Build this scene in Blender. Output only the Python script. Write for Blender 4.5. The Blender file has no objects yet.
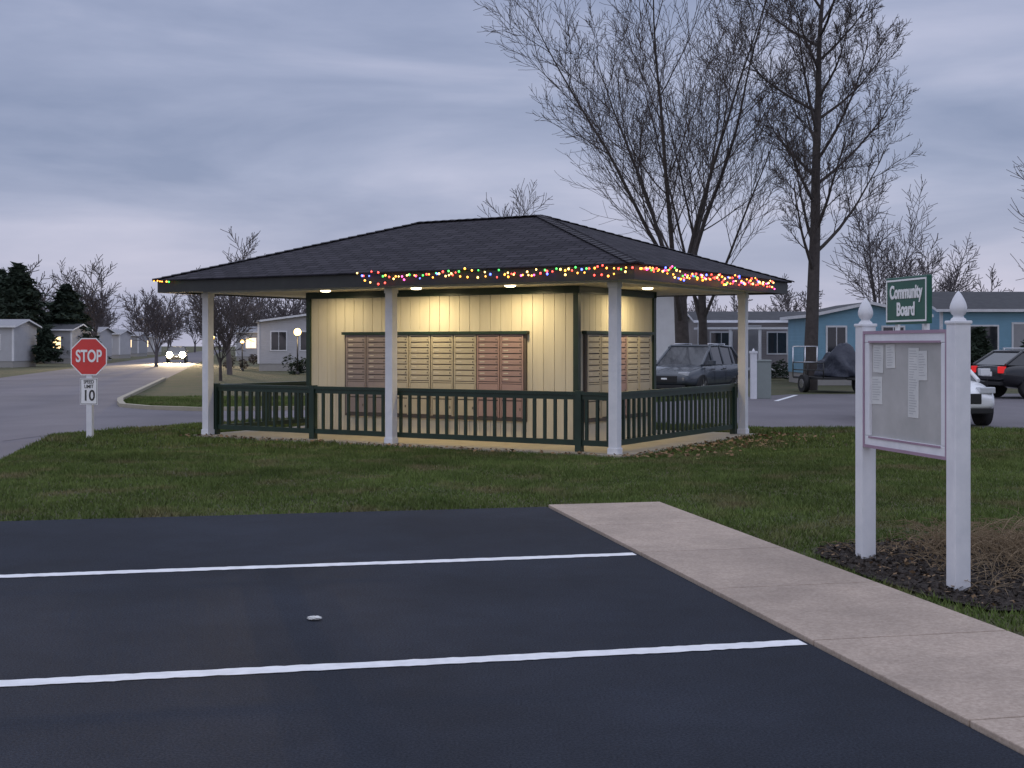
import bpy, bmesh, math, random
import numpy as np
from mathutils import Vector, Matrix
random.seed(7)
RNG=np.random.default_rng(7)
scene=bpy.context.scene
COL=scene.collection

# ---------------------------------------------------------------- helpers
def new_mat(name): 
    m=bpy.data.materials.new(name); m.use_nodes=True
    nt=m.node_tree; b=nt.nodes['Principled BSDF']
    return m,nt,b
def mat(name,c1,c2=None,scale=5,rough=.7,metal=0,bump=0,bscale=None,detail=6,c3=None,s3=1,stretch=None,spec=None,bdist=.01,k3=(.42,.68)):
    m,nt,b=new_mat(name)
    b.inputs['Roughness'].default_value=rough
    b.inputs['Metallic'].default_value=metal
    if spec is not None: b.inputs['Specular IOR Level'].default_value=spec
    if c2 is None: c2=tuple(min(1,v*1.12) for v in c1)
    tc=nt.nodes.new('ShaderNodeTexCoord'); mp=nt.nodes.new('ShaderNodeMapping')
    nt.links.new(tc.outputs['Object'],mp.inputs[0])
    if stretch: mp.inputs['Scale'].default_value=stretch
    n=nt.nodes.new('ShaderNodeTexNoise'); n.inputs['Scale'].default_value=scale; n.inputs['Detail'].default_value=detail
    n.inputs['Roughness'].default_value=.65
    nt.links.new(mp.outputs[0],n.inputs['Vector'])
    r=nt.nodes.new('ShaderNodeValToRGB'); r.color_ramp.elements[0].position=.33; r.color_ramp.elements[1].position=.67
    r.color_ramp.elements[0].color=(*c1,1); r.color_ramp.elements[1].color=(*c2,1)
    nt.links.new(n.outputs[0],r.inputs[0])
    out=r.outputs[0]
    if c3:
        n3=nt.nodes.new('ShaderNodeTexNoise'); n3.inputs['Scale'].default_value=s3; n3.inputs['Detail'].default_value=4
        nt.links.new(mp.outputs[0],n3.inputs['Vector'])
        r3=nt.nodes.new('ShaderNodeValToRGB'); r3.color_ramp.elements[0].position=k3[0]; r3.color_ramp.elements[1].position=k3[1]
        nt.links.new(n3.outputs[0],r3.inputs[0])
        mx=nt.nodes.new('ShaderNodeMixRGB'); nt.links.new(r3.outputs[0],mx.inputs[0]); nt.links.new(out,mx.inputs[1]); mx.inputs[2].default_value=(*c3,1)
        out=mx.outputs[0]
    nt.links.new(out,b.inputs['Base Color'])
    if bump:
        nb=nt.nodes.new('ShaderNodeTexNoise'); nb.inputs['Scale'].default_value=bscale or scale*4; nb.inputs['Detail'].default_value=5
        nt.links.new(mp.outputs[0],nb.inputs['Vector'])
        bp=nt.nodes.new('ShaderNodeBump'); bp.inputs['Strength'].default_value=bump; bp.inputs['Distance'].default_value=bdist
        nt.links.new(nb.outputs[0],bp.inputs['Height']); nt.links.new(bp.outputs[0],b.inputs['Normal'])
    return m
def blotch(m,scale,lo,hi,stretch=(1,1,1),p0=.35,p1=.65):
    """multiply base colour by a large soft noise (stains, wear)"""
    nt=m.node_tree; b=nt.nodes['Principled BSDF']; l=b.inputs['Base Color'].links[0]; src=l.from_socket
    tc=nt.nodes.new('ShaderNodeTexCoord'); mp=nt.nodes.new('ShaderNodeMapping'); mp.inputs['Scale'].default_value=stretch; nt.links.new(tc.outputs['Object'],mp.inputs[0])
    n=nt.nodes.new('ShaderNodeTexNoise'); n.inputs['Scale'].default_value=scale; n.inputs['Detail'].default_value=7; n.inputs['Roughness'].default_value=.6; nt.links.new(mp.outputs[0],n.inputs['Vector'])
    r=nt.nodes.new('ShaderNodeMapRange'); r.inputs[1].default_value=p0; r.inputs[2].default_value=p1; r.inputs[3].default_value=lo; r.inputs[4].default_value=hi; nt.links.new(n.outputs[0],r.inputs[0])
    mm=nt.nodes.new('ShaderNodeMixRGB'); mm.blend_type='MULTIPLY'; mm.inputs[0].default_value=1; nt.links.new(src,mm.inputs[1]); nt.links.new(r.outputs[0],mm.inputs[2])
    nt.links.new(mm.outputs[0],b.inputs['Base Color']); return m
def emis(name,c,s,base=(.5,.5,.5)):
    m,nt,b=new_mat(name); b.inputs['Base Color'].default_value=(*base,1)
    b.inputs['Emission Color'].default_value=(*c,1); b.inputs['Emission Strength'].default_value=s
    return m
def siding(name,c,pitch=.12,vertical=False):
    m=mat(name,tuple(v*.88 for v in c),c,scale=1.5,rough=.6)
    nt=m.node_tree; b=nt.nodes['Principled BSDF']
    tc=nt.nodes.new('ShaderNodeTexCoord'); sp=nt.nodes.new('ShaderNodeSeparateXYZ'); nt.links.new(tc.outputs['Object'],sp.inputs[0])
    d=nt.nodes.new('ShaderNodeMath'); d.operation='DIVIDE'; d.inputs[1].default_value=pitch
    nt.links.new(sp.outputs[0 if vertical else 2],d.inputs[0])
    f=nt.nodes.new('ShaderNodeMath'); f.operation='FRACT'; nt.links.new(d.outputs[0],f.inputs[0])
    bp=nt.nodes.new('ShaderNodeBump'); bp.inputs['Strength'].default_value=.9; bp.inputs['Distance'].default_value=.02
    nt.links.new(f.outputs[0],bp.inputs['Height']); nt.links.new(bp.outputs[0],b.inputs['Normal'])
    return m

class MB:
    """mesh builder: accumulates polygons with material slots"""
    def __init__(s): s.v=[]; s.f=[]; s.m=[]; s.sm=[]; s.uv={}
    def poly(s,pts,mi=0,sm=False,uv=None):
        o=len(s.v); s.v+= [tuple(p) for p in pts]; s.f.append(tuple(range(o,o+len(pts)))); s.m.append(mi); s.sm.append(sm)
        if uv: s.uv[len(s.f)-1]=uv
    def box(s,x0,x1,y0,y1,z0,z1,mi=0,M=None):
        c=[(x0,y0,z0),(x1,y0,z0),(x1,y1,z0),(x0,y1,z0),(x0,y0,z1),(x1,y0,z1),(x1,y1,z1),(x0,y1,z1)]
        if M is not None: c=[tuple(M@Vector(p)) for p in c]
        o=len(s.v); s.v+=c
        for f in ((0,3,2,1),(4,5,6,7),(0,1,5,4),(1,2,6,5),(2,3,7,6),(3,0,4,7)):
            s.f.append(tuple(o+i for i in f)); s.m.append(mi); s.sm.append(False)
    def prism(s,pts,z0,z1,mi=0):
        n=len(pts); o=len(s.v)
        s.v+=[(p[0],p[1],z0) for p in pts]+[(p[0],p[1],z1) for p in pts]
        s.f.append(tuple(o+n+i for i in range(n))); s.m.append(mi); s.sm.append(False)
        s.f.append(tuple(o+n-1-i for i in range(n))); s.m.append(mi); s.sm.append(False)
        for i in range(n):
            j=(i+1)%n; s.f.append((o+i,o+j,o+n+j,o+n+i)); s.m.append(mi); s.sm.append(False)
    def tube(s,a,b,r0,r1=None,n=8,mi=0,cap=True):
        a=Vector(a);b=Vector(b); r1=r0 if r1 is None else r1
        d=(b-a).normalized(); t=Vector((0,0,1)) if abs(d.z)<.9 else Vector((1,0,0))
        u=d.cross(t).normalized(); w=d.cross(u)
        o=len(s.v)
        for p,r in((a,r0),(b,r1)):
            for i in range(n):
                q=2*math.pi*i/n; s.v.append(tuple(p+u*r*math.cos(q)+w*r*math.sin(q)))
        for i in range(n):
            j=(i+1)%n; s.f.append((o+i,o+n+i,o+n+j,o+j)); s.m.append(mi); s.sm.append(True)
        if cap:
            s.f.append(tuple(o+i for i in range(n))); s.m.append(mi); s.sm.append(False)
            s.f.append(tuple(o+2*n-1-i for i in range(n))); s.m.append(mi); s.sm.append(False)
    def lathe(s,prof,c,n=12,mi=0,sq=False):
        o=len(s.v)
        for r,z in prof:
            for i in range(n):
                q=2*math.pi*i/n; s.v.append((c[0]+r*math.cos(q),c[1]+r*math.sin(q),c[2]+z))
        for k in range(len(prof)-1):
            for i in range(n):
                j=(i+1)%n; s.f.append((o+k*n+i,o+k*n+j,o+(k+1)*n+j,o+(k+1)*n+i)); s.m.append(mi); s.sm.append(True)
    def ball(s,c,r,mi=0,n=6):
        prof=[(r*math.sin(math.pi*k/5)+1e-4,-r*math.cos(math.pi*k/5)) for k in range(6)]
        s.lathe(prof,c,n,mi)
    def build(s,name,mats,parent=None,bevel=0,M=None):
        me=bpy.data.meshes.new(name); me.from_pydata(s.v,[],s.f)
        for m in mats: me.materials.append(m)
        me.polygons.foreach_set('material_index',s.m); me.polygons.foreach_set('use_smooth',s.sm)
        if s.uv:
            ul=me.uv_layers.new(name='UVMap')
            for fi,uv in s.uv.items():
                for k,li in enumerate(me.polygons[fi].loop_indices): ul.data[li].uv=uv[k]
        me.update()
        ob=bpy.data.objects.new(name,me); COL.objects.link(ob)
        if parent: ob.parent=parent
        if M is not None: ob.matrix_local=M
        if bevel:
            b=ob.modifiers.new('b','BEVEL'); b.width=bevel; b.segments=2; b.limit_method='ANGLE'
        return ob
def empty(name,loc=(0,0,0),rz=0):
    e=bpy.data.objects.new(name,None); e.location=loc; e.rotation_euler=(0,0,rz); COL.objects.link(e); e.empty_display_size=.3; return e
def text(name,body,size,M,m,parent,ext=.002,offset=.0,sx=1):
    cu=bpy.data.curves.new(name,'FONT'); cu.body=body; cu.size=size; cu.align_x='CENTER'; cu.align_y='CENTER'; cu.extrude=ext; cu.offset=offset
    ob=bpy.data.objects.new(name,cu); COL.objects.link(ob)
    dg=bpy.context.evaluated_depsgraph_get(); me=bpy.data.meshes.new_from_object(ob.evaluated_get(dg)); 
    bpy.data.objects.remove(ob); me.materials.clear(); me.materials.append(m)
    me.transform(Matrix.Diagonal((sx,1,1,1)))
    o2=bpy.data.objects.new(name,me); COL.objects.link(o2); o2.parent=parent; o2.matrix_local=M; return o2
def np_mesh(name,V,F,mats,mi=None,parent=None,smooth=False):
    """V (n,3), F (m,k)"""
    me=bpy.data.meshes.new(name); k=F.shape[1]
    me.vertices.add(len(V)); me.vertices.foreach_set('co',V.astype(np.float32).ravel())
    me.loops.add(F.size); me.loops.foreach_set('vertex_index',F.astype(np.int32).ravel())
    me.polygons.add(len(F)); me.polygons.foreach_set('loop_start',np.arange(0,F.size,k,dtype=np.int32))
    if mi is not None: me.polygons.foreach_set('material_index',mi.astype(np.int32))
    if smooth: me.polygons.foreach_set('use_smooth',np.ones(len(F),dtype=bool))
    for m in mats: me.materials.append(m)
    me.update(calc_edges=True); me.validate()
    ob=bpy.data.objects.new(name,me); COL.objects.link(ob)
    if parent: ob.parent=parent
    return ob
def inpoly(X,Y,P):
    r=np.zeros(len(X),bool); n=len(P)
    for i in range(n):
        x0,y0=P[i];x1,y1=P[(i+1)%n]
        c=((y0>Y)!=(y1>Y)); 
        xi=(x1-x0)*(Y-y0)/((y1-y0) if y1!=y0 else 1e-9)+x0
        r^= c&(X<xi)
    return r

# ---------------------------------------------------------------- world
w=bpy.data.worlds.new('World'); scene.world=w; w.use_nodes=True
nt=w.node_tree; nt.nodes.clear()
out=nt.nodes.new('ShaderNodeOutputWorld'); mixs=nt.nodes.new('ShaderNodeMixShader'); nt.links.new(mixs.outputs[0],out.inputs[0])
sky=nt.nodes.new('ShaderNodeTexSky'); sky.sky_type='NISHITA'; sky.sun_disc=False
SUN_EL=math.radians(5); SUN_ROT=math.radians(215)
sky.sun_elevation=SUN_EL; sky.sun_rotation=SUN_ROT
bg1=nt.nodes.new('ShaderNodeBackground'); bg1.inputs[1].default_value=.07; nt.links.new(sky.outputs[0],bg1.inputs[0])
tc=nt.nodes.new('ShaderNodeTexCoord'); mp=nt.nodes.new('ShaderNodeMapping'); mp.inputs['Scale'].default_value=(1.0,1.0,4.8); mp.inputs['Rotation'].default_value=(0,math.radians(5),0)
mp.inputs['Location'].default_value=(.35,0,.1)
nt.links.new(tc.outputs['Generated'],mp.inputs[0])
n1=nt.nodes.new('ShaderNodeTexNoise'); n1.inputs['Scale'].default_value=3.0; n1.inputs['Detail'].default_value=6; n1.inputs['Roughness'].default_value=.52; n1.inputs['Distortion'].default_value=.35
nt.links.new(mp.outputs[0],n1.inputs['Vector'])
rp=nt.nodes.new('ShaderNodeValToRGB'); e=rp.color_ramp.elements; e[0].position=.32; e[0].color=(.275,.33,.50,1); e[1].position=.68; e[1].color=(.52,.55,.73,1)
m_=e.new(.5); m_.color=(.38,.43,.61,1)
nt.links.new(n1.outputs[0],rp.inputs[0])
sp=nt.nodes.new('ShaderNodeSeparateXYZ'); nt.links.new(tc.outputs['Generated'],sp.inputs[0])
gr=nt.nodes.new('ShaderNodeValToRGB'); ge=gr.color_ramp.elements
ge[0].position=0; ge[0].color=(1.38,1.22,1.10,1)
ge[1].position=1; ge[1].color=(2.6,2.45,2.15,1)
for pos,c in ((.05,(1.22,1.14,1.06,1)),(.13,(1.06,1.05,1.02,1)),(.27,(.90,.92,.94,1)),(.5,(1.9,1.83,1.65,1))):
    k=ge.new(pos); k.color=c
nt.links.new(sp.outputs[2],gr.inputs[0])
mu=nt.nodes.new('ShaderNodeMixRGB'); mu.blend_type='MULTIPLY'; mu.inputs[0].default_value=1
nt.links.new(rp.outputs[0],mu.inputs[1]); nt.links.new(gr.outputs[0],mu.inputs[2])
bg2=nt.nodes.new('ShaderNodeBackground'); bg2.inputs[1].default_value=1.0; nt.links.new(mu.outputs[0],bg2.inputs[0])
mixs.inputs[0].default_value=.93; nt.links.new(bg1.outputs[0],mixs.inputs[1]); nt.links.new(bg2.outputs[0],mixs.inputs[2])
sl=bpy.data.lights.new('sun','SUN'); sl.energy=.2; sl.angle=math.radians(20); sl.color=(1,.93,.86)
so=bpy.data.objects.new('sun',sl); COL.objects.link(so)
sd=Vector((math.sin(SUN_ROT)*math.cos(SUN_EL),math.cos(SUN_ROT)*math.cos(SUN_EL),math.sin(SUN_EL)))
so.rotation_euler=sd.to_track_quat('Z','Y').to_euler()

# ---------------------------------------------------------------- camera
cd=bpy.data.cameras.new('camera'); cam=bpy.data.objects.new('camera',cd); COL.objects.link(cam); scene.camera=cam
cam.location=(0,0,1.6); cam.rotation_euler=(math.radians(90),0,0); cd.sensor_width=36; cd.lens=45.7; cd.shift_y=-39/1024; cd.clip_end=2000; cd.clip_start=.1
scene.view_settings.view_transform='Standard'; scene.view_settings.look='None'; scene.view_settings.exposure=0

# ---------------------------------------------------------------- materials
M_grass=mat('grass_soil',(.045,.052,.020),(.075,.082,.030),scale=9,rough=.95,bump=.6,bscale=60,c3=(.095,.078,.04),s3=.8,bdist=.03)
M_blade=mat('grass_blade',(.082,.120,.032),(.145,.185,.055),scale=2.2,rough=.8,c3=(.19,.155,.085),s3=1.1,spec=.12,k3=(.52,.74))
blotch(M_blade,.45,.74,1.2)
M_lot=mat('sealed_asphalt',(.008,.0105,.018),(.029,.035,.050),scale=85,rough=.85,bump=.6,bscale=170,spec=.18,bdist=.004,detail=3)
blotch(M_lot,.5,.78,1.25); blotch(M_lot,3.5,.93,1.07)
M_road=mat('old_asphalt',(.12,.110,.125),(.18,.166,.18),scale=30,rough=.85,bump=.3,bscale=80,c3=(.115,.105,.12),s3=.3)
blotch(M_road,.25,.82,1.15,(1,.3,1))
M_conc=mat('sidewalk_concrete',(.32,.25,.20),(.45,.365,.30),scale=45,rough=.88,bump=.35,bscale=120,bdist=.003,detail=4)
blotch(M_conc,.8,.82,1.12); blotch(M_conc,4,.93,1.05)
M_slab=mat('pad_concrete',(.34,.30,.23),(.42,.37,.29),scale=3,rough=.8,bump=.3,bscale=60)
M_kerb=mat('kerb_concrete',(.30,.27,.21),(.36,.33,.26),scale=3,rough=.8)
M_line=mat('road_paint',(.78,.79,.82),(.84,.85,.87),scale=14,rough=.6,bump=.3,bscale=150,bdist=.002)
blotch(M_line,9,.84,1.0)
M_white=mat('white_paint',(.70,.71,.75),(.80,.80,.83),scale=6,rough=.45)
blotch(M_white,3,.9,1.02,(1,1,.3))
M_green=mat('dark_green_paint',(.010,.026,.018),(.018,.042,.028),scale=4,rough=.4)
M_cream=mat('cream_siding',(.58,.53,.43),(.66,.61,.50),scale=2,rough=.65,bump=.15,bscale=40,stretch=(3,3,.3))
M_groove=mat('siding_groove',(.25,.21,.14),rough=.9)
M_soffit=mat('soffit',(.66,.61,.48),(.72,.67,.54),rough=.7)
M_boxc=mat('mailbox_cream',(.43,.385,.305),(.49,.44,.35),scale=3,rough=.4)
M_boxp=mat('mailbox_mauve',(.33,.225,.22),(.38,.26,.25),scale=3,rough=.4)
M_boxg=mat('mailbox_taupe',(.26,.215,.22),(.31,.26,.26),scale=3,rough=.4)
M_gap=mat('mailbox_gap',(.10,.08,.07),rough=.6)
M_lock=mat('lock_metal',(.16,.14,.12),rough=.5,metal=.3)
M_fascia=mat('fascia_dark',(.018,.020,.020),(.03,.032,.03),rough=.5)
M_black=mat('black_rubber',(.015,.015,.016),rough=.7)
M_glass=mat('dark_glass',(.02,.023,.028),(.03,.033,.04),rough=.06,spec=.8)
M_chrome=mat('chrome',(.6,.6,.62),rough=.2,metal=1)
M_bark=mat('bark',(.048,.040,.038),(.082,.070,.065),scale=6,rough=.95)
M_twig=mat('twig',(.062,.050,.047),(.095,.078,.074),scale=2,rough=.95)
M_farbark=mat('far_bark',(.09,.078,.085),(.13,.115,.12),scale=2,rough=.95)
M_needle=mat('conifer_needles',(.010,.020,.012),(.022,.038,.02),scale=1.5,rough=.9)
M_leaf=mat('dead_leaf',(.15,.09,.045),(.26,.17,.09),scale=9,rough=.85)
M_straw=mat('dead_stems',(.20,.14,.08),(.32,.24,.15),scale=9,rough=.9)
M_mulch=mat('mulch',(.022,.016,.013),(.055,.04,.03),scale=25,rough=.95,bump=1,bscale=60,bdist=.03)
def shingle(name,c1,c2,c3):
    m,nt,b=new_mat(name); b.inputs['Roughness'].default_value=.95; b.inputs['Specular IOR Level'].default_value=.25
    uv=nt.nodes.new('ShaderNodeUVMap'); br=nt.nodes.new('ShaderNodeTexBrick')
    nt.links.new(uv.outputs[0],br.inputs['Vector'])
    br.inputs['Color1'].default_value=(*c1,1); br.inputs['Color2'].default_value=(*c2,1); br.inputs['Mortar'].default_value=(*c3,1)
    br.inputs['Scale'].default_value=1; br.inputs['Brick Width'].default_value=.3; br.inputs['Row Height'].default_value=.14; br.inputs['Mortar Size'].default_value=.014; br.inputs['Mortar Smooth'].default_value=.3
    br.inputs['Bias'].default_value=0
    n=nt.nodes.new('ShaderNodeTexNoise'); n.inputs['Scale'].default_value=1.4; nt.links.new(uv.outputs[0],n.inputs[0])
    rr=nt.nodes.new('ShaderNodeMapRange'); rr.inputs[3].default_value=.75; rr.inputs[4].default_value=1.25; nt.links.new(n.outputs[0],rr.inputs[0])
    mm=nt.nodes.new('ShaderNodeMixRGB'); mm.blend_type='MULTIPLY'; mm.inputs[0].default_value=1
    nt.links.new(br.outputs[0],mm.inputs[1]); nt.links.new(rr.outputs[0],mm.inputs[2]); nt.links.new(mm.outputs[0],b.inputs['Base Color'])
    bp=nt.nodes.new('ShaderNodeBump'); bp.inputs['Distance'].default_value=.01; bp.inputs['Strength'].default_value=.8; bp.invert=True
    nt.links.new(br.outputs['Fac'],bp.inputs['Height']); nt.links.new(bp.outputs[0],b.inputs['Normal'])
    return m
M_shingle=shingle('roof_shingles',(.024,.022,.030),(.046,.042,.053),(.006,.006,.009))
M_farroof=mat('far_roof',(.04,.042,.05),(.06,.062,.07),scale=3,rough=.9)

# ---------------------------------------------------------------- ground sheets
p=Vector((.978,.207)); q=Vector((.207,-.978)); K=Vector((.344,12.76))
def P2(a,b): return tuple(K+p*a+q*b)
LOT=[P2(-25,0),P2(0,0),P2(0,26),P2(-25,26)]
WALK=[P2(0,0),P2(1.17,0),P2(1.17,26),P2(0,26)]
def rr(y): return -7.1-.213*(y-18)
def rl(y): return -15.7-.203*(y-18)
MAIN=[(rl(-30),-30),(rr(-30),-30),(rr(18),18),(rr(60),60),(rr(420),420),(rl(420),420),(rl(60),60)]
SIDE=[(rr(21.5)-.6,21.5),(-8.15,23.3),(-7.35,24.9),(-6.3,26.6),(-5,28.2),(-2,29.2),(.5,28.6),(3.2,26.2),(5,25.1),(9,24.8),(60,24.3),(60,44),(22,43),(9,42),(6.5,39),(3,35),(-3,32.5),(-7.6,31.4),(-9,32.2),(-10.1,33.6),(-10.75,36),(-11.6,36.5)]
MULCH=[(2.52,10.3),(2.30,9.9),(2.42,8.9),(2.62,8.2),(2.85,7.75),(3.25,7.7),(3.6,8.0),(4.2,8.2),(6.5,8.6),(6.5,11.2),(4.2,10.8),(3.2,10.5)]
def sheet(name,P,z,m):
    b=MB(); b.poly([(x,y,z) for x,y in P]); return b.build(name,[m])
g=MB(); g.poly([(-900,-300,0),(900,-300,0),(900,1500,0),(-900,1500,0)]); g.build('grass_ground',[M_grass])
sheet('parking_lot',LOT,.012,M_lot); sheet('main_road',MAIN,.004,M_road); sheet('side_street',SIDE,.008,M_road)
# sidewalk : individual slabs with joints
b=MB(); s=0
while s<25:
    a0,a1=P2(.012,s+.006),P2(1.158,s+.006); a2,a3=P2(1.158,s+1.494),P2(.012,s+1.494)
    b.prism([a3,a2,a1,a0],-.05,.035); s+=1.5
b.build('sidewalk',[M_conc],bevel=.006)
sheet('sidewalk_joint_bed',[P2(.02,0.02),P2(1.14,0.02),P2(1.14,25),P2(.02,25)],.016,M_gap)
# painted lines
def strip(b,a,d,L,wd,z,seg=1):
    a=Vector(a); d=Vector(d).normalized(); n=Vector((-d.y,d.x))
    for i in range(seg):
        s0=a+d*L*i/seg; s1=a+d*L*(i+1)/seg
        b.poly([(*(s0-n*wd/2),z),(*(s1-n*wd/2),z),(*(s1+n*wd/2),z),(*(s0+n*wd/2),z)])
def rag(name,a,d,L,wd,z):
    a=Vector(a); d=Vector(d).normalized(); n=Vector((-d.y,d.x)); N=int(L/.04)
    up=[];dn=[]
    for i in range(N+1):
        c=a+d*L*i/N+n*(math.sin(i*.013)*.018+math.sin(i*.06)*.006)
        e0=random.uniform(-.007,.007); e1=random.uniform(-.007,.007)
        dn.append((*(c-n*(wd/2+e0)),z)); up.append((*(c+n*(wd/2+e1)),z))
    b=MB()
    for i in range(N): b.poly([dn[i],dn[i+1],up[i+1],up[i]])
    return b.build(name,[M_line])
for st in ((.93,9.86),(1.55,6.93),(2.16,4.0)):
    rag('parking_line',st,-p,6.2,.125,.0165)
# far-right parking lines
b=MB()
for x in (9.0,11.8,14.6,17.4): strip(b,(x,41.2),(-.35,-1),4.6,.14,.013)
b.build('street_parking_lines',[M_line])
# kerbs
def kerb(name,pts,wd=.16,h=.12,m=M_kerb):
    b=MB(); n=len(pts); L=[];R=[]
    for i,pp in enumerate(pts):
        a=Vector(pts[max(0,i-1)]); c=Vector(pts[min(n-1,i+1)]); d=(c-a).normalized(); nn=Vector((-d.y,d.x)); v=Vector(pp)
        L.append(v+nn*wd/2);R.append(v-nn*wd/2)
    for i in range(n-1):
        z=h
        b.poly([(*R[i],z),(*R[i+1],z),(*L[i+1],z),(*L[i],z)])
        b.poly([(*R[i],0),(*R[i+1],0),(*R[i+1],z),(*R[i],z)])
        b.poly([(*L[i+1],0),(*L[i],0),(*L[i],z),(*L[i+1],z)])
    b.poly([(*L[0],0),(*R[0],0),(*R[0],h),(*L[0],h)]); b.poly([(*R[-1],0),(*L[-1],0),(*L[-1],h),(*R[-1],h)])
    return b.build(name,[m])
kerb('kerb',[(rr(60),60),(rr(45),45),(rr(37),37),(-10.55,35),(-10.0,33.4),(-9,32.2),(-7.6,31.4),(-5.5,31.8),(-3,32.5)],h=.10)
sheet('mulch_bed',MULCH,.02,M_mulch)

# ---------------------------------------------------------------- pavilion
AN=math.atan2(-.518,.855)
PO=(1.47,18.57,0)
pav=empty('mail_pavilion',PO,AN)
b=MB(); b.prism([(-8.1,-.18),(.18,-.18),(.18,5.18),(-8.1,5.18)],-.1,.04); b.build('concrete_pad',[M_slab],pav,bevel=.01)
# columns
b=MB()
for x,y in ((0,0),(-3.96,0),(-7.92,0),(0,5),(-3.96,5),(-7.92,5)):
    b.box(x-.07,x+.07,y-.07,y+.07,.0405,2.5); b.box(x-.082,x+.082,y-.082,y+.082,.0402,.13); b.box(x-.082,x+.082,y-.082,y+.082,2.42,2.499)
b.build('columns',[M_white],pav,bevel=.006)
# enclosure walls, planks
x0,x1,y0,y1=-6.75,-1.335,1.335,4.135
b=MB(); b.box(x0+.012,x1-.012,y0+.012,y1-.012,.0405,2.52); b.build('wall_backing',[M_groove],pav)
b=MB()
n=27; W=(x1-x0)/n
for i in range(n):
    b.box(x0+i*W+.004,x0+(i+1)*W-.004,y0-.006,y0+.02,.045,2.5); b.box(x0+i*W+.004,x0+(i+1)*W-.004,y1-.02,y1+.006,.045,2.5)
n=14; W=(y1-y0)/n
for i in range(n):
    b.box(x1-.02,x1+.006,y0+.022+i*W*.985+.004,y0+.022+(i+1)*W*.985-.004,.045,2.5); b.box(x0-.006,x0+.02,y0+.022+i*W*.985+.004,y0+.022+(i+1)*W*.985-.004,.045,2.5)
b.build('wall_siding',[M_cream],pav)
b=MB()
for cx,cy in((x0,y0),(x1,y0),(x0,y1),(x1,y1)):
    b.box(cx-.045,cx+.045,cy-.045,cy+.045,.042,2.42)
b.box(x0-.06,x1+.06,y0-.035,y0-.007,2.42,2.53); b.box(x0-.06,x1+.06,y1+.007,y1+.035,2.42,2.53)
b.box(x1+.007,x1+.035,y0-.03,y1+.03,2.42,2.53); b.box(x0-.035,x0-.007,y0-.03,y1+.03,2.42,2.53)
b.build('green_trim',[M_green],pav)
# mailbox banks
def bank(name,Mx,cols,colw,mats):
    """local x along bank, -y outwards, x from 0"""
    b=MB(); W=cols*colw; zt=1.775; zb=.42
    b.box(-.03,W+.03,-.045,0,zb-.05,zt+.0,3)       # recess frame
    for c in range(cols):
        mi=mats[c]; xa=c*colw+.012; xb=(c+1)*colw-.012
        # cabinet face frame
        b.box(xa,xa+.022,-.066,-.0455,zb,zt-.01,mi); b.box(xb-.022,xb,-.066,-.0455,zb,zt-.01,mi)
        b.box(xa+.0225,xb-.0225,-.066,-.0455,zt-.03,zt-.01,mi); b.box(xa+.0225,xb-.0225,-.066,-.0455,.975,.995,mi)
        rows=8; zlow=1.0; hh=(zt-.035-zlow)/rows
        for r in range(rows):
            b.box(xa+.030,xb-.030,-.064,-.0455,zlow+r*hh+.009,zlow+(r+1)*hh-.009,mi)
            b.box(xb-.065,xb-.045,-.069,-.0645,zlow+r*hh+hh*.36,zlow+r*hh+hh*.62,4)
            b.box(xa+.06,xa+.15,-.0665,-.0645,zlow+r*hh+hh*.42,zlow+r*hh+hh*.6,5)
        for (z0,z1) in ((zb+.02,.69),(.71,.965)):
            b.box(xa+.030,xb-.030,-.064,-.0455,z0,z1,mi); b.box(xb-.07,xb-.045,-.069,-.0645,(z0+z1)/2-.02,(z0+z1)/2+.02,4)
    o=b.build(name,[M_boxc,M_boxp,M_boxg,M_gap,M_lock,M_label],pav); o.matrix_local=Mx
    t=MB(); t.box(-.07,W+.07,-.09,-.0,zt+.002,zt+.05); o2=t.build(name+'_head_trim',[M_green],pav); o2.matrix_local=Mx
M_label=mat('number_label',(.52,.48,.42),rough=.6)
bank('mailbox_bank_front',Matrix.Translation((x1-4.55,y0-.007,0)),8,.4525,[2,2,0,0,0,0,1,1])
bank('mailbox_bank_side',Matrix.Translation((x1+.007,y0+.22,0))@Matrix.Rotation(math.radians(90),4,'Z'),5,.47,[0,0,1,0,0])
# beams, soffit, fascia, roof
O=.6; X0,X1,Y0,Y1=-7.92-O,O,-O,5+O
b=MB()
b.box(X0+.03,X1-.03,Y0+.03,Y1-.03,2.535,2.56); b.build('soffit',[M_soffit],pav)
b=MB()
for yy in(0,5): b.box(-7.99,.07,yy-.05,yy+.05,2.5,2.534)
for xx in(0,-7.92): b.box(xx-.05,xx+.05,.051,4.949,2.5,2.534)
b.build('beams',[M_white],pav)
b=MB()
b.box(X0,X1,Y0,Y0+.028,2.50,2.70); b.box(X0,X1,Y1-.028,Y1,2.50,2.70); b.box(X0,X0+.028,Y0+.029,Y1-.029,2.50,2.70); b.box(X1-.028,X1,Y0+.029,Y1-.029,2.50,2.70)
b.build('fascia',[M_fascia],pav)
e_=.06; A0=(X0-e_,Y0-e_);A1=(X1+e_,Y0-e_);A2=(X1+e_,Y1+e_);A3=(X0-e_,Y1+e_)
ze=2.72; zr=3.80; hy=(Y0+Y1)/2; R0=(X0+3.35,hy,zr);R1=(X1-3.25,hy,zr)
b=MB()
def roofuv(pts,ax):
    sl=math.hypot(zr-ze,(Y1-Y0)/2+e_)/(((Y1-Y0)/2)+e_)
    return [((pt[0],(pt[1])*sl) if ax==0 else (pt[1],pt[0]*sl)) for pt in pts]
f=[(*A0,ze),(*A1,ze),R1,R0]; b.poly(f,0,uv=roofuv(f,0))
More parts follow.
